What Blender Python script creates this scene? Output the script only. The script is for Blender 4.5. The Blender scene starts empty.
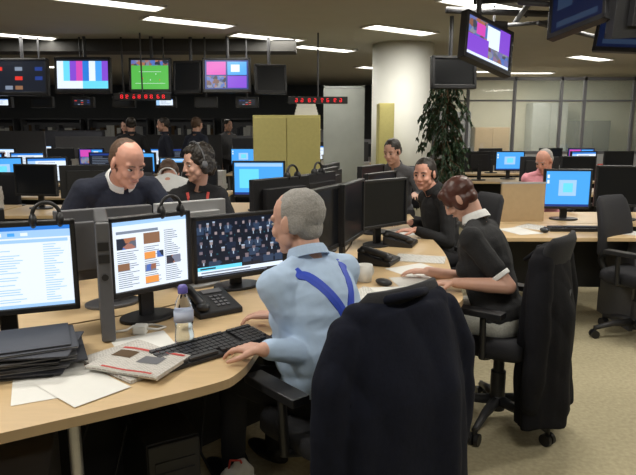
import bpy, bmesh, math, random
from mathutils import Vector, Matrix, noise, Euler
from mathutils.bvhtree import BVHTree
random.seed(7)
sc=bpy.context.scene; col=sc.collection
V=Vector
sc.view_settings.view_transform='Standard'
sc.view_settings.look='None'

# ---------------------------------------------------------------- materials
def mat(name,c,rough=.6,var=.1,scale=25,bump=.15,metal=0,emis=0,trans=0,ior=1.45,ec=None,spec=.5,alpha=1):
    m=bpy.data.materials.new(name); m.use_nodes=True
    nt=m.node_tree; b=nt.nodes['Principled BSDF']
    b.inputs['Roughness'].default_value=rough; b.inputs['Metallic'].default_value=metal
    b.inputs['Specular IOR Level'].default_value=spec; b.inputs['Alpha'].default_value=alpha
    c=tuple(c)
    if trans: b.inputs['Transmission Weight'].default_value=trans; b.inputs['IOR'].default_value=ior
    tc=nt.nodes.new('ShaderNodeTexCoord'); n=nt.nodes.new('ShaderNodeTexNoise')
    n.inputs['Scale'].default_value=scale; n.inputs['Detail'].default_value=4
    nt.links.new(tc.outputs['Object'],n.inputs['Vector'])
    mx=nt.nodes.new('ShaderNodeMix'); mx.data_type='RGBA'
    mx.inputs[6].default_value=tuple(x*(1-var) for x in c)+(1,)
    mx.inputs[7].default_value=tuple(min(1,x*(1+var)) for x in c)+(1,)
    nt.links.new(n.outputs['Fac'],mx.inputs[0]); nt.links.new(mx.outputs[2],b.inputs['Base Color'])
    if bump:
        bp=nt.nodes.new('ShaderNodeBump'); bp.inputs['Strength'].default_value=bump; bp.inputs['Distance'].default_value=.004
        nt.links.new(n.outputs['Fac'],bp.inputs['Height']); nt.links.new(bp.outputs['Normal'],b.inputs['Normal'])
    if emis:
        b.inputs['Emission Color'].default_value=tuple(ec or c)+(1,); b.inputs['Emission Strength'].default_value=emis
    return m
def emat(name,c,s=1.0):
    return mat(name,tuple(x*.1 for x in c),rough=.3,var=0,bump=0,emis=s,ec=c)
def crowdmat(name,cols,scale,s=1.0,warp=.06):
    m=bpy.data.materials.new(name); m.use_nodes=True; nt=m.node_tree; b=nt.nodes['Principled BSDF']
    b.inputs['Base Color'].default_value=(.01,.01,.02,1); b.inputs['Roughness'].default_value=.3
    tc=nt.nodes.new('ShaderNodeTexCoord'); v=nt.nodes.new('ShaderNodeTexVoronoi'); v.inputs['Scale'].default_value=scale
    nz=nt.nodes.new('ShaderNodeTexNoise'); nz.inputs['Scale'].default_value=scale*.8; nz.inputs['Detail'].default_value=3
    ad=nt.nodes.new('ShaderNodeMix'); ad.data_type='RGBA'; ad.inputs[0].default_value=warp
    nt.links.new(tc.outputs['Object'],nz.inputs['Vector']); nt.links.new(tc.outputs['Object'],ad.inputs[6]); nt.links.new(nz.outputs['Color'],ad.inputs[7])
    r=nt.nodes.new('ShaderNodeValToRGB'); r.color_ramp.interpolation='EASE'
    sp=nt.nodes.new('ShaderNodeSeparateColor')
    nt.links.new(ad.outputs[2],v.inputs['Vector']); nt.links.new(v.outputs['Color'],sp.inputs[0]); nt.links.new(sp.outputs[0],r.inputs[0])
    while len(r.color_ramp.elements)<len(cols): r.color_ramp.elements.new(.5)
    for i,cc in enumerate(cols):
        r.color_ramp.elements[i].position=i/len(cols); r.color_ramp.elements[i].color=tuple(cc)+(1,)
    nt.links.new(r.outputs[0],b.inputs['Emission Color']); b.inputs['Emission Strength'].default_value=s
    return m
def textmat(name,base=(.75,.74,.7),ink=(.18,.17,.17),sx=60):
    m=bpy.data.materials.new(name); m.use_nodes=True; nt=m.node_tree; b=nt.nodes['Principled BSDF']
    b.inputs['Roughness'].default_value=.7
    tc=nt.nodes.new('ShaderNodeTexCoord'); br=nt.nodes.new('ShaderNodeTexBrick')
    br.inputs['Color1'].default_value=ink+(1,); br.inputs['Color2'].default_value=tuple(min(1,x*2.2) for x in ink)+(1,)
    br.inputs['Mortar'].default_value=base+(1,); br.inputs['Scale'].default_value=sx
    br.inputs['Mortar Size'].default_value=.13; br.inputs['Brick Width'].default_value=1.6; br.inputs['Row Height'].default_value=.45
    nt.links.new(tc.outputs['Object'],br.inputs['Vector']); nt.links.new(br.outputs[0],b.inputs['Base Color'])
    return m
def woodmat(name,c):
    m=bpy.data.materials.new(name); m.use_nodes=True; nt=m.node_tree; b=nt.nodes['Principled BSDF']
    b.inputs['Roughness'].default_value=.38
    tc=nt.nodes.new('ShaderNodeTexCoord'); mp=nt.nodes.new('ShaderNodeMapping'); mp.inputs['Scale'].default_value=(3,22,3); mp.inputs['Rotation'].default_value=(0,0,-.7)
    n=nt.nodes.new('ShaderNodeTexNoise'); n.inputs['Scale'].default_value=2.5; n.inputs['Detail'].default_value=6; n.inputs['Distortion'].default_value=.6
    mx=nt.nodes.new('ShaderNodeMix'); mx.data_type='RGBA'
    mx.inputs[6].default_value=tuple(x*.88 for x in c)+(1,); mx.inputs[7].default_value=tuple(min(1,x*1.1) for x in c)+(1,)
    nt.links.new(tc.outputs['Object'],mp.inputs[0]); nt.links.new(mp.outputs[0],n.inputs['Vector'])
    nt.links.new(n.outputs['Fac'],mx.inputs[0]); nt.links.new(mx.outputs[2],b.inputs['Base Color'])
    return m
M={}
M['black']=mat('black_plastic',(.012,.012,.014),.45,bump=.05)
M['dkgrey']=mat('dark_grey_plastic',(.03,.03,.034),.5,bump=.05)
M['grey']=mat('grey_plastic',(.11,.11,.12),.45,bump=.05)
M['silver']=mat('silver_plastic',(.36,.36,.37),.4,bump=.05)
M['white']=mat('white_plastic',(.66,.65,.62),.45,bump=.05)
M['metal']=mat('brushed_metal',(.45,.45,.46),.35,metal=.9,bump=.05)
M['chairfab']=mat('chair_fabric',(.014,.014,.018),.9,var=.3,scale=180,bump=.4)
M['wood']=woodmat('maple_laminate',(.60,.43,.24))
M['edge']=mat('desk_edge',(.42,.3,.17),.5,bump=.05)
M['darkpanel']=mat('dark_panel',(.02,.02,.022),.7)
M['paper']=mat('paper',(.72,.71,.68),.8,var=.03,bump=.05)
M['print']=textmat('printed_paper')
M['newsprint']=textmat('newsprint',(.58,.57,.53),(.2,.17,.16),80)
M['red']=mat('red_print',(.45,.04,.03),.6)
M['folder']=mat('dark_folder',(.04,.042,.055),.6)
M['midgrey']=mat('grey_card',(.2,.2,.22),.7)
M['yellow']=mat('yellow_laminate',(.48,.43,.16),.6)
M['skin_a']=mat('skin_light',(.58,.33,.25),.5,var=.08,scale=40,bump=.1)
M['skin_b']=mat('skin_ruddy',(.62,.31,.23),.5,var=.1,scale=40,bump=.1)
M['lip']=mat('lip_skin',(.40,.17,.14),.5,bump=0)
M['eyew']=mat('eye_white',(.38,.35,.33),.25,bump=0)
M['iris']=mat('eye_iris',(.03,.02,.015),.15,bump=0)
M['h_grey']=mat('grey_hair',(.31,.295,.28),.75,var=.35,scale=140,bump=.9)
M['h_dark']=mat('dark_hair',(.018,.013,.01),.5,var=.5,scale=90,bump=.8)
M['h_red']=mat('auburn_hair',(.07,.021,.014),.38,var=.2,scale=60,bump=.25)
M['h_brown']=mat('brown_hair',(.085,.045,.026),.6,var=.4,scale=90,bump=.8)
M['s_blue']=mat('light_blue_cotton',(.42,.55,.75),.85,var=.06,scale=30,bump=.3)
M['braces']=mat('royal_blue_braces',(.02,.06,.50),.6)
M['s_black']=mat('black_knit',(.010,.010,.012),.9,var=.3,scale=120,bump=.4)
M['s_navy']=mat('navy_knit',(.012,.015,.030),.9,var=.3,scale=120,bump=.4)
M['s_grey']=mat('grey_jersey',(.10,.10,.11),.9,var=.2,scale=100,bump=.3)
M['s_white']=mat('white_cotton',(.7,.7,.7),.85,var=.05,scale=30,bump=.3)
M['s_pink']=mat('pink_cotton',(.72,.3,.36),.85,var=.06,scale=30,bump=.3)
M['skirt']=mat('cream_tweed',(.52,.52,.48),.9,var=.35,scale=140,bump=.4)
M['trous']=mat('dark_trousers',(.012,.012,.016),.9)
M['jacket']=mat('navy_wool',(.0065,.008,.017),.92,var=.3,scale=60,bump=.3,spec=.2)
M['coat']=mat('black_coat_cloth',(.009,.009,.012),.92,var=.3,scale=60,bump=.3,spec=.2)
M['leaf']=mat('leaf_green',(.016,.045,.014),.5,var=.5,scale=12,bump=.1)
M['trunk']=mat('bark',(.1,.06,.03),.9)
M['glass']=mat('clear_plastic',(.9,.95,1),.08,var=0,bump=0,trans=1,ior=1.3)
M['water']=mat('water',(.85,.93,1),.02,var=0,bump=0,trans=1,ior=1.33)
M['purple']=mat('purple_cap',(.12,.1,.4),.4)
M['label']=mat('bottle_label',(.5,.55,.7),.5)
M['frost']=mat('frosted_panel',(.36,.38,.36),.6,var=.3,scale=2,bump=0)
M['paleglass']=mat('pale_glass',(.45,.5,.45),.03,var=.4,scale=1.5,bump=0,alpha=.25,spec=1)
E={}
for k,c,s in [('white',(.78,.88,1),1.1),('page',(.80,.87,.95),1.1),('ltblue',(.36,.6,.92),1.1),('blue',(.03,.22,.75),1.0),('sky',(.07,.38,.9),1.1),
   ('cyan',(.15,.7,.95),1.1),('txt',(.28,.34,.45),.8),('dk',(.02,.025,.04),.6),('off',(.006,.007,.009),.4),('red',(.75,.04,.03),1),('orange',(.9,.35,.08),1),
   ('green',(.10,.5,.08),1),('mag',(.7,.08,.5),1),('purple',(.25,.08,.7),1),('brown',(.35,.18,.1),.8),('navy',(.02,.05,.25),1),('dimnavy',(.004,.008,.03),1),('dimtxt',(.02,.035,.07),1),('led',(1,.02,.03),1.6),('lamp',(1,.98,.9),5),
   ('suit_a',(.006,.010,.022),1),('suit_b',(.012,.022,.05),1),('suit_c',(.03,.055,.11),1),('bench',(.02,.10,.14),1),('face',(.36,.29,.30),1),('face_dim',(.20,.16,.19),1),('shirt',(.40,.5,.65),1)]:
    E[k]=emat('glow_'+k,c,s)
E['mix']=crowdmat('picture_mixed',[(.05,.1,.3),(.3,.32,.4),(.02,.03,.05),(.5,.2,.1),(.1,.2,.6)],22,.9)

# ---------------------------------------------------------------- geometry helpers
class G:
    def __init__(s): s.v=[];s.f=[];s.m=[]
    def add(s,vs,fs,mi=0):
        o=len(s.v); s.v+= [tuple(x) for x in vs]; s.f+=[tuple(i+o for i in f) for f in fs]; s.m+=[mi]*len(fs)
    def box(s,c,d,mi=0,R=None):
        hx,hy,hz=[x/2 for x in d]; c=V(c)
        vs=[V((x,y,z)) for x in(-hx,hx) for y in(-hy,hy) for z in(-hz,hz)]
        if R: vs=[R@v for v in vs]
        s.add([c+v for v in vs],[(0,1,3,2),(4,6,7,5),(0,4,5,1),(2,3,7,6),(0,2,6,4),(1,5,7,3)],mi)
    def ring(s,rings,mi=0,cap=True):
        n=len(rings[0]); vs=[p for r in rings for p in r]; fs=[]
        for i in range(len(rings)-1):
            for j in range(n):
                k=(j+1)%n; fs.append((i*n+j,i*n+k,(i+1)*n+k,(i+1)*n+j))
        if cap: fs.append(tuple(range(n-1,-1,-1))); fs.append(tuple((len(rings)-1)*n+j for j in range(n)))
        s.add(vs,fs,mi)
    def cap(s,a,b,ra,rb,mi=0,n=12):
        a=V(a);b=V(b);d=b-a
        if d.length<1e-5: d=V((0,0,1e-4))
        z=d.normalized(); x=z.orthogonal().normalized(); y=z.cross(x); rs=[]
        for an in(-80,-50,-25,0):
            t=math.radians(an); rs.append((a+z*math.sin(t)*ra,ra*math.cos(t)))
        for an in(0,25,50,80):
            t=math.radians(an); rs.append((b+z*math.sin(t)*rb,rb*math.cos(t)))
        s.ring([[c+(x*math.cos(2*math.pi*j/n)+y*math.sin(2*math.pi*j/n))*r for j in range(n)] for c,r in rs],mi)
    def ell(s,c,r,R=None,mi=0,n=18,m=10):
        c=V(c); rs=[]
        for i in range(1,m):
            t=math.pi*i/m; row=[]
            for j in range(n):
                p=2*math.pi*j/n; v=V((r[0]*math.sin(t)*math.cos(p),r[1]*math.sin(t)*math.sin(p),-r[2]*math.cos(t)))
                row.append(c+(R@v if R else v))
            rs.append(row)
        s.ring(rs,mi)
    def cyl(s,a,b,ra,rb=None,mi=0,n=20):
        a=V(a);b=V(b);rb=ra if rb is None else rb; z=(b-a).normalized(); x=z.orthogonal().normalized(); y=z.cross(x)
        s.ring([[c+(x*math.cos(2*math.pi*j/n)+y*math.sin(2*math.pi*j/n))*r for j in range(n)] for c,r in((a,ra),(b,rb))],mi)
    def tube(s,pts,r,mi=0,n=8):
        pts=[V(p) for p in pts]; rr=r if isinstance(r,(list,tuple)) else [r]*len(pts)
        z=(pts[1]-pts[0]).normalized(); x=z.orthogonal().normalized(); rings=[]
        for i,p in enumerate(pts):
            q=(pts[min(i+1,len(pts)-1)]-pts[max(i-1,0)]).normalized(); x=(x-q*x.dot(q)).normalized(); y=q.cross(x)
            rings.append([p+(x*math.cos(2*math.pi*j/n)+y*math.sin(2*math.pi*j/n))*rr[i] for j in range(n)])
        s.ring(rings,mi)
    def lathe(s,prof,c=(0,0,0),mi=0,n=24):
        c=V(c); s.ring([[c+V((r*math.cos(2*math.pi*j/n),r*math.sin(2*math.pi*j/n),z)) for j in range(n)] for r,z in prof],mi)
def link(o): col.objects.link(o); return o
def finish(g,name,mats,parent=None,smooth=False,bevel=0,label=None,category=None,group=None,loc=None,yaw=0,kind=None):
    me=bpy.data.meshes.new(name); me.from_pydata(g.v,[],g.f)
    for m in (mats if isinstance(mats,(list,tuple)) else [mats]): me.materials.append(m)
    for p,mi in zip(me.polygons,g.m): p.material_index=mi; p.use_smooth=smooth
    bm=bmesh.new(); bm.from_mesh(me); bmesh.ops.recalc_face_normals(bm,faces=bm.faces); bm.to_mesh(me); bm.free()
    o=link(bpy.data.objects.new(name,me))
    if parent: o.parent=parent
    if loc is not None: o.location=loc
    if yaw: o.rotation_euler[2]=math.radians(yaw)
    if bevel:
        b=o.modifiers.new('b','BEVEL'); b.width=bevel; b.segments=2; b.limit_method='ANGLE'; b.angle_limit=math.radians(40)
    if label: o['label']=label
    if category: o['category']=category
    if group: o['group']=group
    if kind: o['kind']=kind
    return o
def remesh(o,vox,smooth=2,amp=0,freq=8,fold=None):
    r=o.modifiers.new('r','REMESH'); r.mode='VOXEL'; r.voxel_size=vox
    if smooth:
        q=o.modifiers.new('s','SMOOTH'); q.factor=.5; q.iterations=smooth
    dg=bpy.context.evaluated_depsgraph_get(); me=bpy.data.meshes.new_from_object(o.evaluated_get(dg))
    old=o.data; mats=list(old.materials); o.modifiers.clear(); o.data=me
    me.materials.clear()
    for m in mats: me.materials.append(m)
    if amp or fold:
        no=[v.normal.copy() for v in me.vertices]
        for v,n in zip(me.vertices,no):
            d=0
            if amp: d+=amp*(noise.noise(v.co*freq)+.5*noise.noise(v.co*freq*2.3))
            if fold: d+=fold(v.co)
            v.co+=n*d
    for p in me.polygons: p.use_smooth=True; p.material_index=0
    bpy.data.meshes.remove(old)
    return o
def root(name,label,cat,loc,yaw=0,group=None):
    e=link(bpy.data.objects.new(name,None)); e.empty_display_size=.1; e.location=loc; e.rotation_euler[2]=math.radians(yaw)
    e['label']=label; e['category']=cat
    if group: e['group']=group
    return e
def copy_tree(r,loc,yaw,group=None,label=None,parent=None):
    n=r.copy(); col.objects.link(n)
    if parent is not None: n.parent=parent
    else:
        n.location=loc; n.rotation_euler[2]=math.radians(yaw)
        if group: n['group']=group
        if label: n['label']=label
    for c in r.children: copy_tree(c,None,0,parent=n)
    return n

# ---------------------------------------------------------------- room
CH=2.7
def struct(g,name,m,**k):
    return finish(g,name,m,kind='structure',**k)
carpet=mat('carpet',(.39,.34,.22),.95,var=.34,scale=45,bump=.6)
g=G(); g.box((-2.5,7,-.05),(20,20,.1)); struct(g,'floor',carpet)
ceilm=mat('ceiling_paint',(.38,.365,.315),.9,var=.06,scale=3,bump=.05)
g=G(); g.box((-2.5,7,CH+.05),(20,20,.1)); struct(g,'ceiling',ceilm)
wallm=mat('wall_paint_dark',(.08,.085,.09),.9,scale=4)
wallb=mat('wall_paint_beige',(.50,.48,.38),.9,scale=4)
g=G(); g.box((-5,17.05,CH/2),(15,.1,CH)); struct(g,'wall_back',wallm)
g=G(); g.box((5,14.55,CH/2),(5.0,.1,CH)); struct(g,'wall_far',wallb)
g=G(); g.box((2.45,15.8,CH/2),(.1,2.5,CH)); struct(g,'wall_return',wallm)
g=G(); g.box((-12.55,7,CH/2),(.1,20,CH)); struct(g,'wall_left',wallm)
g=G(); g.box((7.55,7,CH/2),(.1,20,CH)); struct(g,'wall_right',wallb)
g=G(); g.box((-2.5,-3.05,CH/2),(20,.1,CH)); struct(g,'wall_front',wallb)
g=G(); g.cyl((1.23,9,0),(1.23,9,CH),.44,n=48); struct(g,'trim_1',mat('column_paint',(.8,.8,.76),.7,scale=3),smooth=True)
g=G(); g.box((-4.0,8.6,CH-.08),(7.4,.4,.16)); struct(g,'trim_2',mat('bulkhead',(.05,.048,.045),.8))

def clight(x,y,yaw=36,w=1.0,power=30,on=True,d=.26):
    r=root('ceiling_light','recessed oblong fluorescent light in pale ceiling','ceiling light',(x,y,CH),yaw,'recessed ceiling lights')
    g=G(); 
    for sx in(-1,1): g.box((sx*(w/2+.01),0,-.01),(.02,d+.04,.03))
    for sy in(-1,1): g.box((0,sy*(d/2+.01),-.01),(w,.02,.03))
    finish(g,'frame',M['white'],r)
    g=G(); g.box((0,0,-.004),(w,d,.012)); finish(g,'diffuser',E['lamp'],r)
    if power:
        l=bpy.data.lights.new('lamp','AREA'); l.shape='RECTANGLE'; l.size=w; l.size_y=d; l.energy=power; l.color=(1,.965,.87)
        lo=link(bpy.data.objects.new('lamp',l)); lo.parent=r; lo.location=(0,0,-.03)
for x,y in[(-1.98,6.0),(-1.44,7.05),(-.66,8.2),(.1,9.3),(-3.9,8.0),(-3.3,8.9)]: clight(x,y,power=9)
clight(1.6,6.1,power=20)
for x,y,p in[(-2.1,1.3,44),(-.9,3.0,23),(1.0,1.0,24),(1.5,3.7,30),(3.2,3.4,32),(3.2,6.2,30),(-3.8,4.2,11),(-7,7,10),(4.6,10.5,42),(1.2,12.2,12),(-5,12,17),(-2,12.6,14),(-7.5,13.2,16),(.4,-1.2,12),(5.5,5,28),(1.0,7.6,24)]: clight(x,y,power=p)  # extra fixtures added to light the room, many out of view

# ---------------------------------------------------------------- builders: electronics
def screen_obj(w,h,rects,parent,y0,cz,R=None):
    g=G(); mats=[]; 
    for i,(x0,y0_,x1,y1,k) in enumerate(rects):
        m=E[k]
        if m not in mats: mats.append(m)
        mi=mats.index(m); yy=y0+.00002*i
        X0=-(x0-.5)*w; X1=-(x1-.5)*w; Z0=(y0_-.5)*h; Z1=(y1-.5)*h
        g.add([(X0,yy,cz+Z0),(X1,yy,cz+Z0),(X1,yy,cz+Z1),(X0,yy,cz+Z1)],[(0,1,2,3)],mi)
    return finish(g,'screen',mats,parent)
def page_rects(kind,seed=0):
    rnd=random.Random(seed)
    if kind=='mail':
        r=[(0,0,1,1,'page'),(0,.95,1,1,'blue'),(0,.86,1,.95,'ltblue'),(0,.04,.2,.86,'white'),(0,0,1,.04,'ltblue'),(.22,.80,.98,.84,'ltblue')]
        for i in range(8): r.append((.02+i*.09,.885,.07+i*.09,.925,'white' if i%2 else 'sky'))
        for i in range(24):
            y=.765-i*.030
            r.append((.23,y,.23+rnd.uniform(.06,.2),y+.01,'txt' if i%4==0 else 'ltblue'))
            if rnd.random()<.7: r.append((.47,y,.47+rnd.uniform(.06,.2),y+.01,'ltblue'))
            r.append((.80,y,.80+rnd.uniform(.05,.15),y+.01,'ltblue'))
            if rnd.random()<.6: r.append((.02,y,.02+rnd.uniform(.05,.14),y+.01,'ltblue'))
        for y in(.63,.45,.27): r.append((.27,y,.31,y+.045,'sky'))
        return r
    if kind=='web':
        r=[(0,0,1,1,'page'),(0,.94,1,1,'ltblue'),(0,.88,1,.94,'white'),(.05,.82,.6,.86,'txt'),(.40,.64,.62,.80,'brown'),(.05,.6,.3,.76,'mix')]
        for i in range(26):
            y=.80-i*.030
            if y<.6: r.append((.40,y,.40+rnd.uniform(.12,.22),y+.011,'txt'))
            if y<.58: r.append((.05,y,.05+rnd.uniform(.15,.28),y+.011,'txt'))
            r.append((.68,y,.68+rnd.uniform(.1,.24),y+.011,'txt'))
        r+=[(.40,.42,.55,.52,'orange'),(.57,.42,.66,.52,'mix'),(.40,.24,.55,.34,'mix'),(.40,.06,.58,.16,'orange'),(.05,.3,.2,.4,'brown'),(.7,.3,.9,.42,'mix')]
        return r
    if kind=='tv':
        r=[(0,0,1,1,'suit_a')]
        for row in range(5):
            y=.90-row*.15; s=.050+.008*row
            r.append((0,y-.07,1,y-.045,'bench' if row%2 else 'suit_c'))
            x=rnd.uniform(-.05,.02)
            while x<1:
                w_=s*rnd.uniform(1.2,1.6); x1=min(1,x+w_); x0=max(0,x)
                if x1>x0+.02:
                    r.append((x0,y-.15,x1,y-.02,rnd.choice(['suit_a','suit_b','suit_a','suit_c'])))
                    c=(x0+x1)/2; yy=y-.02+rnd.uniform(-.015,.015)
                    if c<.96 and c>.04:
                        r.append((c-s*.24,yy-.008,c+s*.24,yy+.056,rnd.choice(['face','face_dim','face_dim'])))
                        r.append((c-s*.27,yy+.042,c+s*.27,yy+.068,rnd.choice(['suit_a','suit_b','suit_a','face_dim','shirt'])))
                        if rnd.random()<.45: r.append((c-s*.09,yy-.06,c+s*.09,yy-.008,'shirt'))
                x+=w_+s*rnd.uniform(.0,.3)
        r+=[(0,.0,1,.05,'dk'),(.0,.05,1,.125,'white'),(0,.125,.5,.19,'cyan'),(.5,.125,.72,.19,'dk'),(.03,.145,.2,.17,'dk'),(.04,.075,.6,.1,'txt'),(.05,.02,.8,.035,'txt')]
        return r
    if kind=='desktop':
        return [(0,0,1,1,'sky'),(0,0,1,.06,'navy'),(.3,.3,.7,.75,'ltblue'),(.4,.4,.62,.66,'cyan'),(.03,.8,.08,.9,'white'),(.03,.65,.08,.75,'white')]
    if kind=='blue':
        return [(0,0,1,1,'sky'),(0,0,1,.07,'navy'),(.1,.2,.5,.8,'cyan'),(.02,.88,.98,.98,'ltblue')]
    if kind=='bars':
        r=[(0,0,1,1,'dk')]; ks=['white','cyan','purple','mag','blue','white','sky','purple']
        for i,k in enumerate(ks): r.append((i/8,.3,(i+1)/8,.95,k))
        r+=[(0,.05,.5,.3,'white'),(.5,.05,1,.3,'cyan')]; return r
    if kind=='pitch':
        return [(0,0,1,1,'green'),(0,.82,1,1,'mix'),(.1,.2,.9,.21,'page'),(.2,.6,.8,.61,'page'),(.3,.35,.315,.4,'red'),(.65,.5,.665,.55,'white'),(.5,.3,.515,.35,'white'),(.75,.3,.765,.35,'red')]
    if kind=='mixed':
        return [(0,0,1,1,'navy'),(.04,.5,.48,.95,'mag'),(.52,.5,.96,.95,'sky'),(.04,.05,.48,.46,'mix'),(.52,.05,.96,.46,'purple'),(.6,.6,.8,.85,'white')]
    if kind=='studio':
        return [(0,0,1,1,'navy'),(.0,.55,.45,1,'mix'),(.45,.4,.75,.95,'white'),(.75,.3,1,1,'purple'),(0,.1,.5,.55,'purple'),(.5,.1,1,.4,'mix'),(0,.03,1,.1,'white'),(.2,.6,.4,.9,'mag')]
    if kind=='dimblue':
        return [(0,0,1,1,'dimnavy'),(.1,.1,.9,.25,'dimtxt'),(.1,.55,.4,.85,'dimtxt')]
    if kind=='multi':
        r=[(0,0,1,1,'dk')]
        for i in range(5):
            for j in range(3):
                if rnd.random()<.6: r.append((.04+i*.19,.08+j*.3,.18+i*.19,.2+j*.3,rnd.choice(['red','txt','navy','navy','brown'])))
        return r
    if kind=='doc':
        r=[(0,0,1,1,'white'),(0,.9,1,1,'blue'),(0,0,.2,.9,'ltblue')]
        for i in range(9):
            y=.8-i*.08; r.append((.26,y,.26+rnd.uniform(.3,.65),y+.025,'txt'))
        return r
    if kind=='darkdoc':
        r=[(0,0,1,1,'dk'),(0,.9,1,1,'navy')]
        for i in range(8):
            y=.8-i*.09; r.append((.06,y,.06+rnd.uniform(.3,.8),y+.02,'txt'))
        return r
    return [(0,0,1,1,'off')]
def monitor(label,x,y,z,yaw,w=.5,h=.32,bz=.13,kind='off',frame='black',seed=0,tilt=0,group='desk monitors'):
    r=root('computer_monitor',label,'monitor',(x,y,z),yaw,group)
    F=M[frame]; cz=bz+h/2; bw=.018
    g=G(); g.box((0,-.012,cz),(w,.03,h)); g.box((0,-.04,cz),(w*.72,.04,h*.68))
    g.box((0,.008,cz+h/2-bw/2),(w,.014,bw)); g.box((0,.008,cz-h/2+bw*.6),(w,.014,bw*1.2))
    for s in(-1,1): g.box((s*(w/2-bw/2),.008,cz),(bw,.014,h))
    finish(g,'casing',F,r,bevel=.004)
    screen_obj(w-2*bw,h-2.2*bw,page_rects(kind,seed),r,.0045,cz+.002)
    g=G(); g.box((0,-.062,bz*.5+.06),(.06,.025,bz+.1)); g.box((0,-.05,cz-.02),(.09,.03,.09)); finish(g,'stand_neck',F,r,bevel=.004)
    g=G(); g.ring([[V((.12*math.cos(a),-.05+.09*math.sin(a),zz)) for a in [2*math.pi*j/24 for j in range(24)]] for zz in(0,.014)]); finish(g,'stand_base',F,r,bevel=.004)
    return r
def tv(label,x,y,z,yaw,w,h,kind,tilt=0,roll=0,seed=0,pole=True):
    r=root('television',label,'television',(x,y,z),0,'ceiling-hung televisions')
    r.rotation_euler=Euler((math.radians(-tilt),math.radians(roll),math.radians(yaw)),'XYZ')
    g=G(); g.box((0,-.03,0),(w,.06,h)); g.box((0,-.08,0),(w*.6,.06,h*.6)); 
    b=.03
    g.box((0,.006,h/2-b/2),(w,.02,b)); g.box((0,.006,-h/2+b*.7),(w,.02,b*1.4))
    for s in(-1,1): g.box((s*(w/2-b/2),.006,0),(b,.02,h))
    finish(g,'casing',M['black'],r,bevel=.005)
    screen_obj(w-2*b,h-2.4*b,page_rects(kind,seed),r,.002,.006)
    if pole:
        Rm=r.rotation_euler.to_matrix().inverted(); a=V((0,-.12,.0)); up=Rm@V((0,0,CH-z))
        g=G(); g.cyl(a,a+up,.022,n=12); g.box(a,(.2,.04,.2)); finish(g,'ceiling_bracket',M['dkgrey'],r)
    return r
def phone(label,x,y,z,yaw):
    r=root('desk_telephone',label,'telephone',(x,y,z),yaw,'desk telephones')
    g=G(); g.add([(-.1,-.1,0),(.1,-.1,0),(.1,.1,0),(-.1,.1,0),(-.1,-.1,.07),(.1,-.1,.07),(.1,.1,.025),(-.1,.1,.025)],[(0,3,2,1),(4,5,6,7),(0,1,5,4),(2,3,7,6),(1,2,6,5),(0,4,7,3)])
    finish(g,'base',M['black'],r,bevel=.006)
    Rx=Matrix.Rotation(math.radians(-12.7),3,'X')
    g=G()
    for i in range(4):
        for j in range(3): g.box((-.035-j*.022+.03,.06-i*.026,.036+i*.0058),(.015,.015,.008),R=Rx)
    finish(g,'keypad',M['grey'],r)
    g=G(); g.box((-.03,-.068,.066),(.09,.035,.004),R=Rx); finish(g,'display',M['grey'],r)
    g=G(); g.cap((.072,-.075,.088),(.072,.07,.055),.02,.02); g.ell((.072,-.08,.077),(.028,.03,.02)); g.ell((.072,.075,.046),(.028,.03,.02)); finish(g,'handset',M['black'],r,smooth=True)
    return r
def headset(label,x,y,z,yaw,roll=0):
    r=root('headset',label,'headset',(x,y,z),yaw,'headsets hung on monitors')
    g=G(); g.tube([(.045*math.cos(a),0,.045*math.sin(a)) for a in [math.pi*i/14 for i in range(15)]],.007); finish(g,'headband',M['black'],r,smooth=True)
    for s in(-1,1):
        g=G(); g.ell((s*.044,0,-.018),(.014,.026,.028)); finish(g,'ear_cup',M['black'],r,smooth=True)
    return r
def tower(label,x,y,z,yaw,w=.16,d=.4,h=.42,front='silver',body='dkgrey'):
    r=root('computer_tower',label,'computer',(x,y,z),yaw)
    g=G(); g.box((0,0,h/2),(w,d,h)); finish(g,'casing',M[body],r,bevel=.006)
    g=G(); g.box((0,d/2+.008,h/2),(w*.98,.02,h*.98)); finish(g,'front_panel',M[front],r,bevel=.006)
    for zz in(.8,.7):
        g=G(); g.box((0,d/2+.02,h*zz),(w*.75,.006,.03)); finish(g,'drive_bay',M['black'],r)
    g=G(); g.cyl((0,d/2+.015,h*.55),(0,d/2+.024,h*.55),.012); finish(g,'power_button',M['black'],r)
    return r
def keyboard(label,x,y,z,yaw,m='black',w=.44):
    r=root('keyboard',label,'keyboard',(x,y,z),yaw,'desk keyboards')
    g=G(); g.add([(-w/2,-.08,0),(w/2,-.08,0),(w/2,.08,0),(-w/2,.08,0),(-w/2,-.08,.014),(w/2,-.08,.014),(w/2,.08,.028),(-w/2,.08,.028)],[(0,3,2,1),(4,5,6,7),(0,1,5,4),(2,3,7,6),(1,2,6,5),(0,4,7,3)])
    finish(g,'base',M[m],r,bevel=.004)
    g=G(); Rx=Matrix.Rotation(math.radians(5),3,'X')
    for j in range(6):
        yy=-.062+j*.0225+(.006 if j==5 else 0); zz=.0155+(yy+.08)*.0875+.004
        if j==0:
            xs=[(-w/2+.03+i*.0215,.018) for i in range(3)]+[(-w/2+.145,.11)]+[(-w/2+.225+i*.0215,.018) for i in range(9)]
        else: xs=[(-w/2+.022+i*.0207,.0175) for i in range(20) if i not in(14,)]
        for xx,ww in xs: g.box((xx,yy,zz),(ww,.0175,.009),R=Rx)
    finish(g,'keys',M['dkgrey' if m=='black' else 'white'],r,kind='stuff')
    return r
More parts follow.
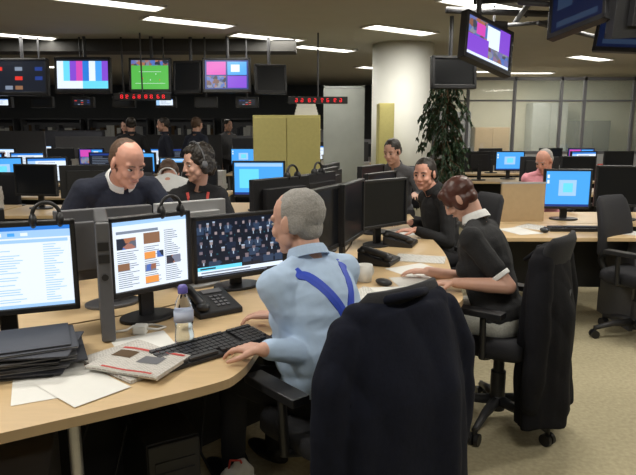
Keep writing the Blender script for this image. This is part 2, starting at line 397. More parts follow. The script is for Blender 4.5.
def office_chair(label,x,y,yaw,seatz=.46,arms=True,back=True):
    r=root('office_chair',label,'chair',(x,y,0),yaw,'office swivel chairs')
    g=G()
    for i in range(5):
        a=math.radians(90+72*i+20); d=V((math.cos(a),math.sin(a),0))
        g.tube([d*.03+V((0,0,.12)),d*.17+V((0,0,.11)),d*.3+V((0,0,.075))],[.03,.022,.016])
    g.cyl((0,0,.07),(0,0,.15),.04); finish(g,'star_base',M['dkgrey'],r,smooth=True)
    for i in range(5):
        a=math.radians(90+72*i+20); d=V((math.cos(a),math.sin(a),0)); t=V((-d.y,d.x,0))
        g=G()
        for s in(-1,1): g.cyl(d*.3+t*(s*.006)+V((0,0,.03)),d*.3+t*(s*.026)+V((0,0,.03)),.03)
        g.cyl(d*.3+V((0,0,.03)),d*.3+V((0,0,.09)),.01); finish(g,'caster',M['black'],r)
    g=G(); g.cyl((0,0,.14),(0,0,seatz-.04),.028); g.cyl((0,0,.14),(0,0,.28),.038); g.box((0,-.02,seatz-.05),(.2,.26,.05)); finish(g,'gas_column',M['dkgrey'],r,bevel=.003)
    g=G(); rows=[]; n=32
    for rr,zz in((.9,-.03),(1,-.01),(1,.03),(.96,.05),(.8,.058),(.4,.05)):
        rows.append([V((.25*rr*math.copysign(abs(math.cos(a))**.5,math.cos(a)),.02+.24*rr*math.copysign(abs(math.sin(a))**.5,math.sin(a)),seatz-.01+zz-(.02*max(0,math.sin(a))))) for a in [2*math.pi*j/n for j in range(n)]])
    g.ring(rows); finish(g,'seat',M['chairfab'],r,smooth=True)
    g=G(); nz=12; rows=[]
    for i in range(nz+1):
        t=i/nz; z=seatz+.12+.44*t; hw=.21+.02*math.sin(t*math.pi)-.03*t; y0=-.24-.06*t+.03*math.sin(t*math.pi); th=.035*(1-.35*abs(2*t-1)**3)
        if i in(0,nz): hw*=.86; th*=.5
        row=[]
        for j in range(28):
            a=2*math.pi*j/28; cx=math.copysign(abs(math.cos(a))**.4,math.cos(a)); sy=math.copysign(abs(math.sin(a))**.8,math.sin(a))
            row.append(V((hw*cx,y0+th*sy+.03*cx*cx,z)))
        rows.append(row)
    g.ring(rows); finish(g,'backrest',M['chairfab'],r,smooth=True)
    g=G(); g.tube([(0,-.1,seatz-.05),(0,-.24,seatz-.04),(0,-.3,seatz+.06),(0,-.3,seatz+.3)],[.03,.028,.025,.025]); finish(g,'back_support',M['dkgrey'],r,smooth=True)
    if arms:
        for s in(-1,1):
            g=G(); g.tube([(s*.2,-.02,seatz-.04),(s*.28,-.02,seatz-.02),(s*.29,-.02,seatz+.18)],[.018,.018,.016]); g.box((s*.285,.02,seatz+.2),(.07,.27,.03)); finish(g,'armrest',M['black'],r,bevel=.008)
    return r
def jacket(label,x,y,yaw,top=1.03,bot=.35,hw=.25,m='jacket',name='jacket',flare=1.15,dep=.1,seed=1,splay=.03):
    r=root(name,label,'jacket' if name=='jacket' else 'coat',(x,y,0),yaw)
    g=G(); rings=[]; n=90; N=18
    for i in range(N+1):
        t=i/N; z=top-.035-(top-.035-bot)*t
        w=hw*(.95+ (flare-.95)*t) if t>.08 else hw*(.86+1.1*t)
        d=dep*(.6+.6*min(1,t*2.6)); row=[]
        for j in range(n):
            a=2*math.pi*j/n; cx=math.copysign(abs(math.cos(a))**.7,math.cos(a)); sy=math.copysign(abs(math.sin(a))**.9,math.sin(a))
            k=1+.16*t*math.sin(5*a+seed+1.5*t)+.07*t*math.sin(11*a+2*seed+2*t)
            if sy<0: k-=.30*max(0,t-.35)*math.exp(-(cx/.06)**2)*1.6
            row.append(V((w*cx*(1+.03*t*math.sin(9*a)),-.275-.02*t+d*sy*k,z+ (.015*math.sin(3*a+seed) if i==N else 0)-(.06*abs(cx)**2*(1-t)))))
        rings.append(row)
    g.ring(rings)
    sh=hw*.64
    g.cap((-sh,-.285,top-.062),(sh,-.285,top-.062),.046,.046)
    L=(top-.1-bot)
    for s in(-1,1):
        p=[(s*(hw-.045),-.285,top-.105),(s*(hw+splay*.5),-.30,top-.1-L*.22),(s*(hw+splay),-.305,top-.1-L*.45),(s*(hw+splay+.002),-.30,top-.1-L*.65),(s*(hw+splay-.008),-.29,top-.1-L*.84)]
        rr=[.054,.056,.054,.052,.046]
        for q in range(4): g.cap(p[q],p[q+1],rr[q],rr[q+1],n=16)
    def fl(c): return .013*(abs(noise.noise(V((c.x*7+c.z*4,c.y*7,c.z*3.0+seed))))-.2)
    o=finish(g,'cloth',M[m],r); remesh(o,.0085,3,amp=.004,freq=7,fold=fl)
    g=G(); g.tube([(-.11,-.19,top-.10),(-.105,-.25,top-.045),(-.075,-.325,top-.012),(0,-.35,top-.002),(.075,-.325,top-.012),(.105,-.25,top-.045),(.11,-.19,top-.10)],[.008,.012,.014,.014,.014,.012,.008],n=10); finish(g,'collar',M[m],r,smooth=True)
    return r

# ---------------------------------------------------------------- people
def ik(S,W,l1,l2,hint):
    S=V(S);W=V(W);d=W-S;L=min(d.length,(l1+l2)*.995); z=d.normalized(); a=(l1*l1-l2*l2+L*L)/(2*L); h=math.sqrt(max(0,l1*l1-a*a))
    p=V(hint); p=(p-z*p.dot(z)).normalized(); return S+z*a+p*h, S+z*L
def hand(g,w,d,n,side,curl=.35,sc=1.0):
    w=V(w);d=V(d).normalized();n=V(n);n=(n-d*n.dot(d)).normalized(); l=d.cross(n)*side
    offs=(.030,.010,-.011,-.030); lens=(.074,.083,.077,.060)
    for i,(o,L) in enumerate(zip(offs,lens)):
        k=w+(d*(.085-.004*abs(i-1))+l*o)*sc
        g.cap(w+(d*.012+l*o*.55)*sc,k,.0135*sc,.0105*sc,n=10)
        dd=(d+l*o*2.6).normalized(); ang=curl*.55; p=k; r=.0083
        for q,fr in enumerate((.45,.3,.25)):
            di=dd*math.cos(ang)+n*math.sin(ang); e=p+di*L*fr*sc; g.cap(p,e,r*sc,(r-.0008)*sc,n=8); p=e; r-=.0008; ang+=curl*(.9 if q==0 else .7)
    g.ell(w+(d*.045)*sc,(.034*sc,.045*sc,.013*sc),R=Matrix((l,d,n)).transposed())
    t0=w+(d*.022+l*.024)*sc; t1=t0+(d*.62+l*.62+n*.3).normalized()*.042*sc; t2=t1+(d*.82+l*.35+n*.3).normalized()*.032*sc; t3=t2+(d*.9+l*.1+n*.3).normalized()*.024*sc
    g.cap(t0,t1,.014*sc,.0105*sc,n=8); g.cap(t1,t2,.0105*sc,.009*sc,n=8); g.cap(t2,t3,.009*sc,.0075*sc,n=8)
HAIR={
 'short':([((0,-.022,.043),(.081,.098,.086)),((.066,-.03,.005),(.02,.05,.04)),((-.066,-.03,.005),(.02,.05,.04)),((0,-.068,-.015),(.060,.034,.05))],.0025),
 'thin':([((0,-.027,.039),(.081,.093,.087)),((.064,-.034,.005),(.020,.044,.044)),((-.064,-.034,.005),(.020,.044,.044)),((0,-.055,-.02),(.064,.043,.053))],.002),
 'crop':([((0,-.030,.036),(.0775,.088,.0845)),((.064,-.032,.008),(.016,.042,.038)),((-.064,-.032,.008),(.016,.042,.038)),((0,-.060,-.015),(.060,.036,.048))],.001),
 'bob':([((0,-.020,.042),(.082,.099,.085)),((.066,.0,-.010),(.020,.048,.055)),((-.066,.0,-.010),(.020,.048,.055)),((0,-.048,-.020),(.073,.052,.054)),((.03,.05,.076),(.045,.038,.03)),((-.03,.05,.076),(.045,.038,.03)),((.058,.05,.035),(.018,.03,.045)),((-.058,.05,.035),(.018,.03,.045))],.0006),
 'full':([((0,-.034,.050),(.105,.103,.095)),((.086,-.030,-.01),(.030,.055,.065)),((-.086,-.030,-.01),(.030,.055,.065)),((0,-.080,-.03),(.084,.052,.075)),((0,.030,.100),(.065,.038,.026))],.009),
}
def person(label,loc,yaw,hip=.55,N=(0,.08,1.04),H=(0,.14,1.19),hrot=(0,0,0),wr=None,hd=None,hn=None,hints=None,knees=None,ankles=None,
           skin='skin_a',shirt='s_black',sleeve='long',trous='trous',hair='short',hairm='h_dark',vox=.009,female=False,belly=0,collar=None,curl=.35,handsc=1.0,world=True,hs=None,bulk=0):
    r=root('person',label,'person',(loc[0],loc[1],0),yaw)
    if hs is None: hs=.93 if female else .97
    Rz=Matrix.Rotation(math.radians(-yaw),3,'Z'); L0=V((loc[0],loc[1],0))
    def tl(p): return Rz@(V(p)-L0) if world else V(p)
    def td(p): return Rz@V(p) if world else V(p)
    N=V(N);H=V(H);hp=V((0,0,hip)); s=(N-hp).normalized(); x=V((1,0,0)); f=s.cross(x).normalized(); RT=Matrix((x,f,s)).transposed()
    sw=(.147 if female else .17)+bulk*.5
    HR=Euler([math.radians(a) for a in hrot],'XYZ').to_matrix(); Hm=Matrix.Translation(H)@HR.to_4x4()@Matrix.Scale(hs,4)
    S=[N-x*sw-s*.065,N+x*sw-s*.065]
    if wr is None: wr=[N+V((-.25,.3,-.28)),N+V((.25,.3,-.28))]
    else: wr=[tl(p) for p in wr]
    hd=[V((0,1,0))]*2 if hd is None else [td(p) for p in hd]
    hn=[V((0,0,-1))]*2 if hn is None else [td(p) for p in hn]
    hints=[V((-.5,-.5,-1)),V((.5,-.5,-1))] if hints is None else [td(p) for p in hints]
    EL=[];WR=[]
    for i in(0,1):
        e,w=ik(S[i],wr[i],.285,.25,hints[i]); EL.append(e); WR.append(w)
    if knees is None: knees=[(-.12,.42,.5),(.12,.42,.5)]
    if ankles is None: ankles=[(-.12,.44,.09),(.12,.44,.09)]
    K=[V(k) for k in knees];A=[V(a) for a in ankles]; HJ=[hp-x*.09,hp+x*.09]
    fw=.90 if female else 1; aw=.96 if female else 1
    sl=(N-hp).length
    def torso(g,i):
        b=i+bulk
        g.ell(hp+s*.03,((.155+b),(.118+b),.13+i),R=RT); g.ell(hp+s*(sl*.36),(.142*fw+b+belly*.5,.112*fw+b+belly,.21),R=RT)
        g.ell(hp+s*(sl*.60),(.150*fw+b,.114*fw+b+belly*.4,.21),R=RT); g.ell(N-s*.13,(.150*fw+b,.097+b,.125),R=RT)
        if female: 
            for q in(-1,1): g.ell(N-s*.22+x*q*.06+f*.07,(.05+b,.045+b,.052+i),R=RT)
        g.cap(S[0]+x*.03,S[1]-x*.03,.050+i+bulk*.3,.050+i+bulk*.3); 
        for q in(0,1):
            g.ell(S[q],(.047+i,.05+i,.052+i)); g.cap(N+s*.005,S[q]+s*.012,.04+i*.6,.036+i*.8)
    g=G(); torso(g,-.004)
    nk=Hm@V((0,-.025,-.06)); g.cap(N-s*.03,nk,.058*fw,.054*fw,n=16)
    for q in(0,1):
        g.cap(S[q],EL[q],.045*aw,.038*aw); g.cap(EL[q],EL[q]+(WR[q]-EL[q])*.35,.038*aw,.039*aw); g.cap(EL[q]+(WR[q]-EL[q])*.35,WR[q],.039*aw,.026*aw)
        hand(g,WR[q],hd[q],hn[q],(1 if q else -1)*-1,curl,handsc)
        g.cap(HJ[q],K[q],.075,.052); g.cap(K[q],K[q]*.65+A[q]*.35,.05,.05); g.cap(K[q]*.65+A[q]*.35,A[q],.05,.034)
        g.cap(A[q]-V((0,.02,.04)),A[q]+V((0,.13,-.06)),.03,.024)
    def he(c,rr,rot=None): g.ell(Hm@V(c),[k*hs for k in rr],R=HR@rot if rot else HR)
    def hc(a,b,ra,rb): g.cap(Hm@V(a),Hm@V(b),ra*hs,rb*hs,n=10)
    he((0,-.012,.035),(.075,.096,.084)); he((0,.03,-.015),(.062,.058,.085)); he((0,.032,-.07),(.050,.046,.042)); he((0,.064,-.096),(.023,.018,.016))
    hc((0,.084,.018),(0,.103,-.026),.007,.0105); hc((-.011,.094,-.031),(.011,.094,-.031),.008,.008)
    hc((-.042,.068,.025),(.042,.068,.025),.0125,.0125); 
    for q in(-1,1):
        he((q*.036,.057,-.028),(.024,.026,.024)); he((q*.079,-.006,-.002),(.010,.020,.033),Euler((.15,0,q*-.35)).to_matrix()); he((q*.05,.02,-.055),(.016,.03,.025))
    hc((-.019,.081,-.058),(.019,.081,-.058),.0085,.0085)
    o=finish(g,'body',M[skin],r); remesh(o,vox,2 if vox<.007 else 1)
    for q in(-1,1):
        g=G(); cc=Hm@V((q*.030,.0745,.003)); g.ell(cc,(.0125*hs,.0125*hs,.0066*hs),R=HR,n=16,m=10)
        eo=finish(g,'eye',[M['eyew'],M['iris']],r,smooth=True)
        for p in eo.data.polygons:
            dd=HR.inverted()@(p.center-cc)
            if dd.y>0 and abs(dd.x)<.0066: p.material_index=1
        g=G(); g.tube([Hm@V((q*.012,.086,.023)),Hm@V((q*.03,.086,.028)),Hm@V((q*.048,.073,.023))],[.0028,.0034,.002]); finish(g,'eyebrow',M[hairm],r,smooth=True)
    g=G(); g.tube([Hm@V((-.024,.081,-.056)),Hm@V((-.01,.0905,-.057)),Hm@V((0,.0915,-.058)),Hm@V((.01,.0905,-.057)),Hm@V((.024,.081,-.056))],[.002,.004,.0042,.004,.002]); finish(g,'lips',M['lip'],r,smooth=True)
    g=G(); hl,ha=HAIR[hair]
    for c,rr in hl: g.ell(Hm@V(c),[k*hs for k in rr],R=HR)
    o=finish(g,'hair',M[hairm],r); remesh(o,.0045 if vox<.0085 else .008,4,amp=ha,freq=34)
    g=G(); torso(g,.012)
    CU=[]
    for q in(0,1):
        if sleeve=='short':
            m=S[q].lerp(EL[q],.62); g.cap(S[q],m,.058*aw,.056*aw); CU.append((m,(EL[q]-S[q]).normalized(),.053*aw))
        else:
            we=EL[q].lerp(WR[q],.9)
            g.cap(S[q],EL[q],.057*aw+bulk*.2,.050*aw+bulk*.2); g.cap(EL[q],we,.050*aw+bulk*.2,.036*aw)
    o=finish(g,'sweater' if shirt in('s_navy','s_black') else 'shirt',M[shirt],r)
    rid=.0065 if (sleeve=='long' and vox<.006) else .005
    def foldf(c):
        a=noise.noise(V((c.x*7+c.y*5,c.y*7-c.x*3,c.z*15))); b=noise.noise(V((c.x*20,c.y*20+c.z*8,c.z*24+9)))
        return rid*(.9*(.28-abs(a))+.45*(.25-abs(b)))
    remesh(o,.0060 if vox<.008 else .012,7 if vox<.006 else 4,amp=.001,freq=9,fold=foldf)
    shirt_o=o
    cm=M[collar] if collar else M[shirt]
    ax=(nk-N).normalized(); cx=ax.cross(V((0,1,0))).normalized(); cy=cx.cross(ax)
    g=G(); rings=[]
    for k in range(25):
        a=math.pi/2+(k/24)*2*math.pi*.94+.19
        rad=cx*math.cos(a)+cy*math.sin(a); c0=N+s*.018
        lo=c0+rad*(.076*fw)-ax*.008; hi=c0+rad*(.065*fw)+ax*.032
        rings.append([lo-rad*.002,lo+rad*.006,lo.lerp(hi,.6)+rad*.006,hi+rad*.003,hi-rad*.002])
    g.ring(rings); finish(g,'collar',cm,r,smooth=False)
    if collar and sleeve=='short':
        for c,dv,rr in CU:
            g=G(); g.cyl(c+dv*.032,c+dv*.055,rr,rr*.98,n=24); finish(g,'cuff',cm,r,smooth=False,bevel=.003)
    g=G(); g.ell(hp+s*.0,(.170+bulk,.130+bulk,.12),R=RT)
    if female and trous=='skirt':
        for q in(0,1): g.cap(HJ[q],HJ[q].lerp(K[q],.92),.098,.080)
        g.cap(HJ[0].lerp(HJ[1],.5),K[0].lerp(K[1],.5),.098,.078)
        o=finish(g,'skirt',M[trous],r)
    else:
        for q in(0,1):
            g.cap(HJ[q],K[q],.09,.066); g.cap(K[q],A[q]+V((0,0,.02)),.064,.05)
        o=finish(g,'trousers',M[trous],r)
    remesh(o,.012,2,amp=.004,freq=12)
    for q in(0,1):
        g=G(); b=A[q]; g.ell(b+V((0,.06,-.05)),(.045,.135,.035)); g.ell(b+V((0,-.01,-.03)),(.042,.055,.05)); finish(g,'shoe',M['black'],r,smooth=True)
    return dict(root=r,shirt=shirt_o,N=N,s=s,x=x,f=f,RT=RT,Hm=Hm,HR=HR,S=S,hip=hp)
def ribbon(P,path,width,m,name):
    me=P['shirt'].data; bv=BVHTree.FromPolygons([v.co.copy() for v in me.vertices],[tuple(p.vertices) for p in me.polygons])
    pts=[]
    for o,d in path:
        h=bv.ray_cast(V(o),V(d))
        if h[0] is not None: pts.append([h[0],h[1]])
    n=len(pts)
    for it in range(5):
        q=[p[0].copy() for p in pts]; w=[p[1].copy() for p in pts]
        for i in range(1,n-1):
            pts[i][0]=q[i]*.4+(q[i-1]+q[i+1])*.3; pts[i][1]=(w[i]*.4+(w[i-1]+w[i+1])*.3).normalized()
    rings=[]
    for i,(p,nn) in enumerate(pts):
        t=(pts[min(i+1,n-1)][0]-pts[max(i-1,0)][0]).normalized(); w=t.cross(nn).normalized()*width/2
        k=.0035
        rings.append([p-nn*.008-w,p-nn*.008+w,p+nn*k+w,p+nn*(k+.002),p+nn*k-w])
    g=G(); g.ring(rings); return finish(g,name,m,P['root'],smooth=False)

# ---------------------------------------------------------------- main desk pod
DZ=.73
def spline(pts,n=6):
    out=[]; P=[V(p+(0,)) for p in pts]
    for i in range(len(P)-1):
        p0=P[max(i-1,0)];p1=P[i];p2=P[i+1];p3=P[min(i+2,len(P)-1)]
        for k in range(n):
            t=k/n; out.append(.5*((2*p1)+(p2-p0)*t+(2*p0-5*p1+4*p2-p3)*t*t+(3*p1-p0-3*p2+p3)*t**3))
    out.append(P[-1]); return out
F=[(-1.9,.75),(-1.35,1.12),(-.82,1.43),(-.36,1.71),(-.25,1.84),(-.2,2.1),(-.1,2.36),(.2,2.5),(.52,2.54),(.67,2.68),(.72,3.1),(.80,3.7),(.82,4.3),(.85,5.5)]
Mm=[(-2.3,1.5),(-1.75,1.82),(-1.25,2.14),(-.95,2.33),(-.72,2.5),(-.5,2.72),(-.25,2.98),(-.05,3.2),(.06,3.4),(.14,3.6),(.2,3.85),(.24,4.1),(.27,4.6),(.32,5.5)]
B=[(-2.7,2.25),(-2.15,2.55),(-1.7,2.85),(-1.4,3.0),(-1.15,3.14),(-.95,3.30),(-.75,3.55),(-.62,3.75),(-.55,3.92),(-.5,4.1),(-.47,4.3),(-.46,4.5),(-.44,4.9),(-.4,5.3)]
def worktop(a,b,name,label,legs):
    r=root(name,label,'desk',(0,0,0))
    A=spline(a);Bb=spline(b); n=len(A); g=G(); t=.03
    vs=[];
    for i in range(n): vs+=[A[i]+V((0,0,DZ)),Bb[i]+V((0,0,DZ)),A[i]+V((0,0,DZ-t)),Bb[i]+V((0,0,DZ-t))]
    fs=[];ms=[]
    for i in range(n-1):
        k=i*4;l=k+4
        fs+=[(k,k+1,l+1,l),(k+2,l+2,l+3,k+3),(k,l,l+2,k+2),(k+1,k+3,l+3,l+1)]; ms+=[0,0,1,1]
    fs+=[(0,2,3,1),((n-1)*4,(n-1)*4+1,(n-1)*4+3,(n-1)*4+2)]; ms+=[1,1]
    g.v=[tuple(v) for v in vs]; g.f=fs; g.m=ms
    finish(g,'worktop',[M['wood'],M['edge']],r)
    for i in legs:
        p=A[i].lerp(Bb[i],.12); q=A[i].lerp(Bb[i],.8)
        g=G(); g.cyl((p.x,p.y,0),(p.x,p.y,DZ-t),.018); g.cyl((q.x,q.y,0),(q.x,q.y,DZ-t),.018); g.cyl((p.x,p.y,DZ-t-.03),(q.x,q.y,DZ-t-.03),.015); finish(g,'leg',M['metal'],r,smooth=False)
    return r
worktop(F,Mm,'desk','long curved pale maple desk with metal legs',[2,14,52,64,76])
Mo=[(x-.012,y+.012) for x,y in Mm]
worktop(Mo,B,'desk','curved pale maple desk opposite, backing onto its twin',[2,20,40,60,76])
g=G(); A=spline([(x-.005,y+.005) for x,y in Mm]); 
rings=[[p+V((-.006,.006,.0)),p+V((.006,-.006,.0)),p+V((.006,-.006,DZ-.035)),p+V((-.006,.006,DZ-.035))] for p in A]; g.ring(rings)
finish(g,'modesty_panel',M['darkpanel'],label='added dark panel that keeps the space under the desks dark',category='panel')  # panel added as a dark blocker so the under-desk space stays dark

monitor('black monitor showing a pale mail page',-1.12,2.07,DZ,201,.5,.335,.115,'mail')
monitor('black square monitor showing a news web page',-.67,2.36,DZ,224,.36,.315,.125,'web',seed=3)
monitor('wide black monitor showing a crowd on the news',-.375,2.86,DZ,215,.5,.315,.06,'tv')
monitor('black monitor turned to face the woman in black',.06,3.12,DZ,245,.46,.34,.14,'off')
monitor('black monitor angled on the desk',.2,3.42,DZ,252,.46,.34,.14,'off')
monitor('black monitor with a dark screen on the desk',.44,3.95,DZ,222,.44,.32,.13,'off')
monitor('black monitor on the desk beyond the telephone',.47,4.45,DZ,235,.44,.32,.14,'off')
monitor('black monitor at the end of the desk',.45,5.0,DZ,240,.46,.32,.16,'off')
monitor('grey-backed monitor facing the other side',-.95,2.64,DZ,35,.42,.31,.12,'doc',frame='grey')
monitor('pale monitor facing the leaning man',-.64,2.98,DZ,40,.38,.31,.11,'doc',frame='silver')
monitor('black monitor facing the headset wearer',-.22,3.45,DZ,50,.46,.33,.17,'doc')
monitor('black monitor facing the other side of the desk',-.02,3.8,DZ,60,.46,.33,.17,'doc')
monitor('black monitor facing away beside the others',.05,4.3,DZ,70,.46,.33,.17,'doc')
monitor('black monitor facing away near the desk end',.1,4.9,DZ,75,.46,.33,.17,'doc')
monitor('black monitor facing away at the desk side',-1.5,2.35,DZ,30,.46,.33,.12,'doc')
tower('slim dark grey computer tower standing on the desk',-.835,2.28,DZ,201,.05,.36,.45,'grey','dkgrey')
headset('black headset hung on a monitor corner',-.97,2.12,DZ+.47,205)
headset('black headset resting on top of a monitor',-.6,2.43,DZ+.46,224)
headset('black headset hung over a monitor top',-.15,3.52,DZ+.52,230)
headset('black headset hung over a monitor top',.0,3.82,DZ+.52,240)
keyboard('black keyboard in front of the man in braces',-.375,2.02,DZ,43)
keyboard('black keyboard beside the papers',-1.3,1.5,DZ,30)
r=root('water_bottle','clear plastic water bottle with purple cap, part full','bottle',(-.475,2.04,DZ))
g=G(); g.lathe([(.026,0),(.034,.006),(.034,.05),(.030,.08),(.034,.105),(.034,.14),(.026,.175),(.014,.2),(.0135,.21)]); finish(g,'bottle_body',M['glass'],r,smooth=True)
g=G(); g.lathe([(.024,.003),(.031,.008),(.031,.05),(.0275,.08),(.031,.1)]); finish(g,'water',M['water'],r,smooth=True)
g=G(); g.lathe([(.0348,.105),(.0348,.142)]); finish(g,'label_band',M['label'],r,smooth=True)
g=G(); g.lathe([(.017,.205),(.0175,.21),(.0175,.226),(.012,.234)]); finish(g,'cap',M['purple'],r,smooth=True)
phone('black desk telephone behind the bottle',-.46,2.5,DZ,215)
phone('black desk telephone beside papers',.56,4.0,DZ,250)
phone('black telephone near the mug',.36,3.45,DZ,245)
def sheet(x,y,yaw,w=.21,h=.297,m='print',z=DZ,label='printed sheet of white paper lying on the desk',dz=0.0):
    g=G(); n=6; vs=[];fs=[]
    for i in range(n+1):
        for j in range(n+1):
            u=i/n-.5;v=j/n-.5; vs.append((u*w,v*h,.0015+dz+.006*max(0,(u+v-.35))**1))
    fs=[(i*(n+1)+j,(i+1)*(n+1)+j,(i+1)*(n+1)+j+1,i*(n+1)+j+1) for i in range(n) for j in range(n)]
    g.add(vs,fs); return finish(g,'sheet_of_paper',M[m],label=label,category='paper',group='loose papers on the desk',loc=(x,y,z),yaw=yaw,smooth=True)
sheet(-.83,1.75,25,.21,.27,'paper'); sheet(-.72,1.72,50,.18,.25,'paper',dz=.002); sheet(-.62,2.06,30,.2,.26,'paper')
sheet(.56,3.22,30,.26,.3,'paper',label='white paper sheets in front of the woman'); sheet(.5,2.95,10,.21,.297,'print'); sheet(.3,2.72,60,.21,.297,'print'); sheet(.62,3.55,75,.21,.297,'print'); sheet(.42,2.78,100,.21,.297,'paper',dz=.002)
sheet(.65,4.5,20,.21,.297,'paper')
def newspaper(label,x,y,z,yaw,w,h,t,m='newsprint',red=True):
    r=root('newspaper',label,'newspaper',(x,y,z),yaw,'newspapers on the desk')
    def prof(u): return .002*math.sin(u*9)+t*(.8+.2*math.sin(u*math.pi))
    g=G(); n=10; rings=[]
    for i in range(n+1):
        u=i/n; X=(u-.5)*w; b=prof(u)
        rings.append([V((X,-h/2,0)),V((X,h/2,0)),V((X,h/2+.003,b*.6)),V((X,h/2,b)),V((X,-h/2,b)),V((X,-h/2-.003,b*.5))])
    g.ring(rings); finish(g,'folded_pages',M[m],r)
    if red:
        for (u0,u1,v0,v1,mi) in[(.05,.95,.38,.46,'red'),(.08,.36,.0,.3,'trunk'),(.5,.8,-.1,.2,'grey'),(.2,.9,-.47,-.42,'red')]:
            g=G(); k=6
            for q in range(k):
                a=u0+(u1-u0)*q/k;b=u0+(u1-u0)*(q+1)/k
                g.add([((a-.5)*w,v0*h,prof(a)+.001),((b-.5)*w,v0*h,prof(b)+.001),((b-.5)*w,v1*h,prof(b)+.001),((a-.5)*w,v1*h,prof(a)+.001)],[(0,1,2,3)],0)
            finish(g,'printed_picture',M[mi],r)
    return r
newspaper('folded newspaper with red print on the desk',-.585,1.86,DZ+.016,-20,.27,.19,.014)
newspaper('folded newspaper beneath another one',-.62,1.92,DZ,-38,.3,.24,.013,red=False)
rnd=random.Random(4)
z=DZ
for i in range(15):
    t=rnd.uniform(.004,.008); r=root('folder','thin grey card folder in an untidy stack of papers','folder',(-1.0+rnd.uniform(-.03,.03),1.87+rnd.uniform(-.015,.015),z),18+rnd.uniform(-9,9),'stacked folders')
    ww=.36+rnd.uniform(-.03,.03); cv=M[rnd.choice(['folder','midgrey','folder','grey'])]
    g=G(); g.box((0,0,.0008),(ww,.24,.0016)); g.box((0,0,t-.0008),(ww,.24,.0016)); g.box((-ww/2+.001,0,t/2),(.002,.24,t)); finish(g,'cover',cv,r)
    g=G(); g.box((.003,0,t/2),(ww-.01,.235,t-.0034)); finish(g,'pages',M['silver'],r); z+=t+.0005
def mug(label,x,y,m='white',z=DZ):
    r=root('mug',label,'mug',(x,y,z),40)
    g=G(); g.lathe([(.03,0),(.037,.004),(.04,.09),(.037,.09),(.034,.01),(.005,.008)]); finish(g,'cup',M[m],r,smooth=True)
    g=G(); g.tube([(.037+.025*math.sin(a),0,.048+.026*math.cos(a)) for a in [math.pi*i/8 for i in range(9)]],.005); finish(g,'handle',M[m],r,smooth=True)
mug('white mug on the desk',.24,3.0)
g=G(); g.ell((0,0,.018),(.03,.052,.018)); finish(g,'computer_mouse',M['black'],label='black computer mouse on the desk',category='mouse',loc=(.33,2.92,DZ),yaw=40,smooth=True)
r=root('power_adapter','white plug and looped white cable on the desk','plug',(-.68,2.2,DZ))
g=G(); g.box((0,0,.018),(.05,.05,.034)); finish(g,'plug',M['white'],r,bevel=.006)
g=G(); g.tube([(.02,.0,.02),(.06,.02,.01),(.08,.06,.006),(.02,.09,.006),(-.05,.07,.006),(-.06,.02,.006),(-.1,.0,.006),(-.14,.05,.006)],.005); finish(g,'cable',M['white'],r,smooth=True)
tower('grey computer under the desk',-1.0,1.72,0,200,.32,.42,.5,'grey','grey')
tower('black computer under the desk',-.62,2.15,0,210,.19,.42,.42,'black','black')
r=root('carrier_bag','crumpled white carrier bag on the floor under the desk','bag',(-.33,2.2,0))
g=G(); g.ell((0,0,.08),(.08,.06,.08)); g.ell((.02,.01,.13),(.05,.035,.06)); o=finish(g,'bag_body',M['white'],r); remesh(o,.009,1,amp=.022,freq=16)
g=G(); g.tube([(-.03,0,.15),(-.02,0,.2),(.02,.0,.2),(.035,0,.16)],.005); finish(g,'handle',M['red'],r,smooth=True)
for k in range(5):
    x0=-.9+k*.13; y0=2.2+k*.1
    g=G(); g.tube([(0,0,.69),(.03,-.1,.4),(-.05+.02*k,-.15,.15),(.1,-.2,.008)],.006)
    finish(g,'cable',M['black'],label='black cable hanging under the desk',category='cable',group='cables under the desk',loc=(x0,y0,0),smooth=True)

# ---------------------------------------------------------------- people
P=person('person in light blue shirt and royal blue braces, seated typing',(.035,2.12),45,hip=.54,N=(0,.10,1.02),H=(0,.165,1.155),hrot=(-8,0,14),
  wr=[(-.18,1.885,.785),(-.17,2.26,.785)],hd=[(-.8,.45,-.08),(-.9,.35,-.1)],hints=[(.35,-.3,-1),(.6,.2,-1)],skin='skin_a',shirt='s_blue',hair='thin',hairm='h_grey',vox=.0045,belly=.02,curl=.42,hs=1.04,bulk=.028)
N,s,x,f=P['N'],P['s'],P['x'],P['f']
for q in(-1,1):
    path=[]
    for i in range(36):
        h=.02+.43*i/35; xx=.115-.102*min(1,h/.20); path.append((N-s*h+x*q*xx-f*.5,f))
    path=path[::-1]
    for i in range(9): path.append((N+x*q*.115+s*.4+f*(-.09+.16*i/8),-s))
    for i in range(20): path.append((N-s*(.05+.36*i/19)+x*q*.10+f*.5,-f))
    ribbon(P,path,.036,M['braces'],'braces')
office_chair('black office chair with a navy jacket over its back',.09,2.03,40.5)
jacket('dark navy suit jacket hung over the chair back',.075,2.03,38,top=1.015,bot=.28,hw=.265,dep=.12,flare=1.18)

P=person('person in black top with white collar and cream skirt, seated reading',(.93,2.95),60,hip=.54,N=(0,.14,1.035),H=(0,.235,1.15),hrot=(-42,0,14),
  wr=[(.66,2.80,.775),(.57,3.04,.775)],hd=[(-.9,.2,-.05),(-.7,.3,-.05)],hints=[(.5,-.4,-.8),(.5,.3,-1)],skin='skin_a',shirt='s_black',sleeve='short',trous='skirt',hair='bob',hairm='h_red',vox=.005,female=True,collar='s_white',curl=.35,handsc=.92,hs=.90,bulk=.016)
office_chair('black office chair with a long coat over its back',.93,2.92,52,arms=True)
jacket('long black coat hung over the chair back, nearly touching the floor',.88,2.94,52,top=1.0,bot=.12,hw=.20,m='coat',name='coat',flare=1.1,dep=.09,seed=3,splay=.01)

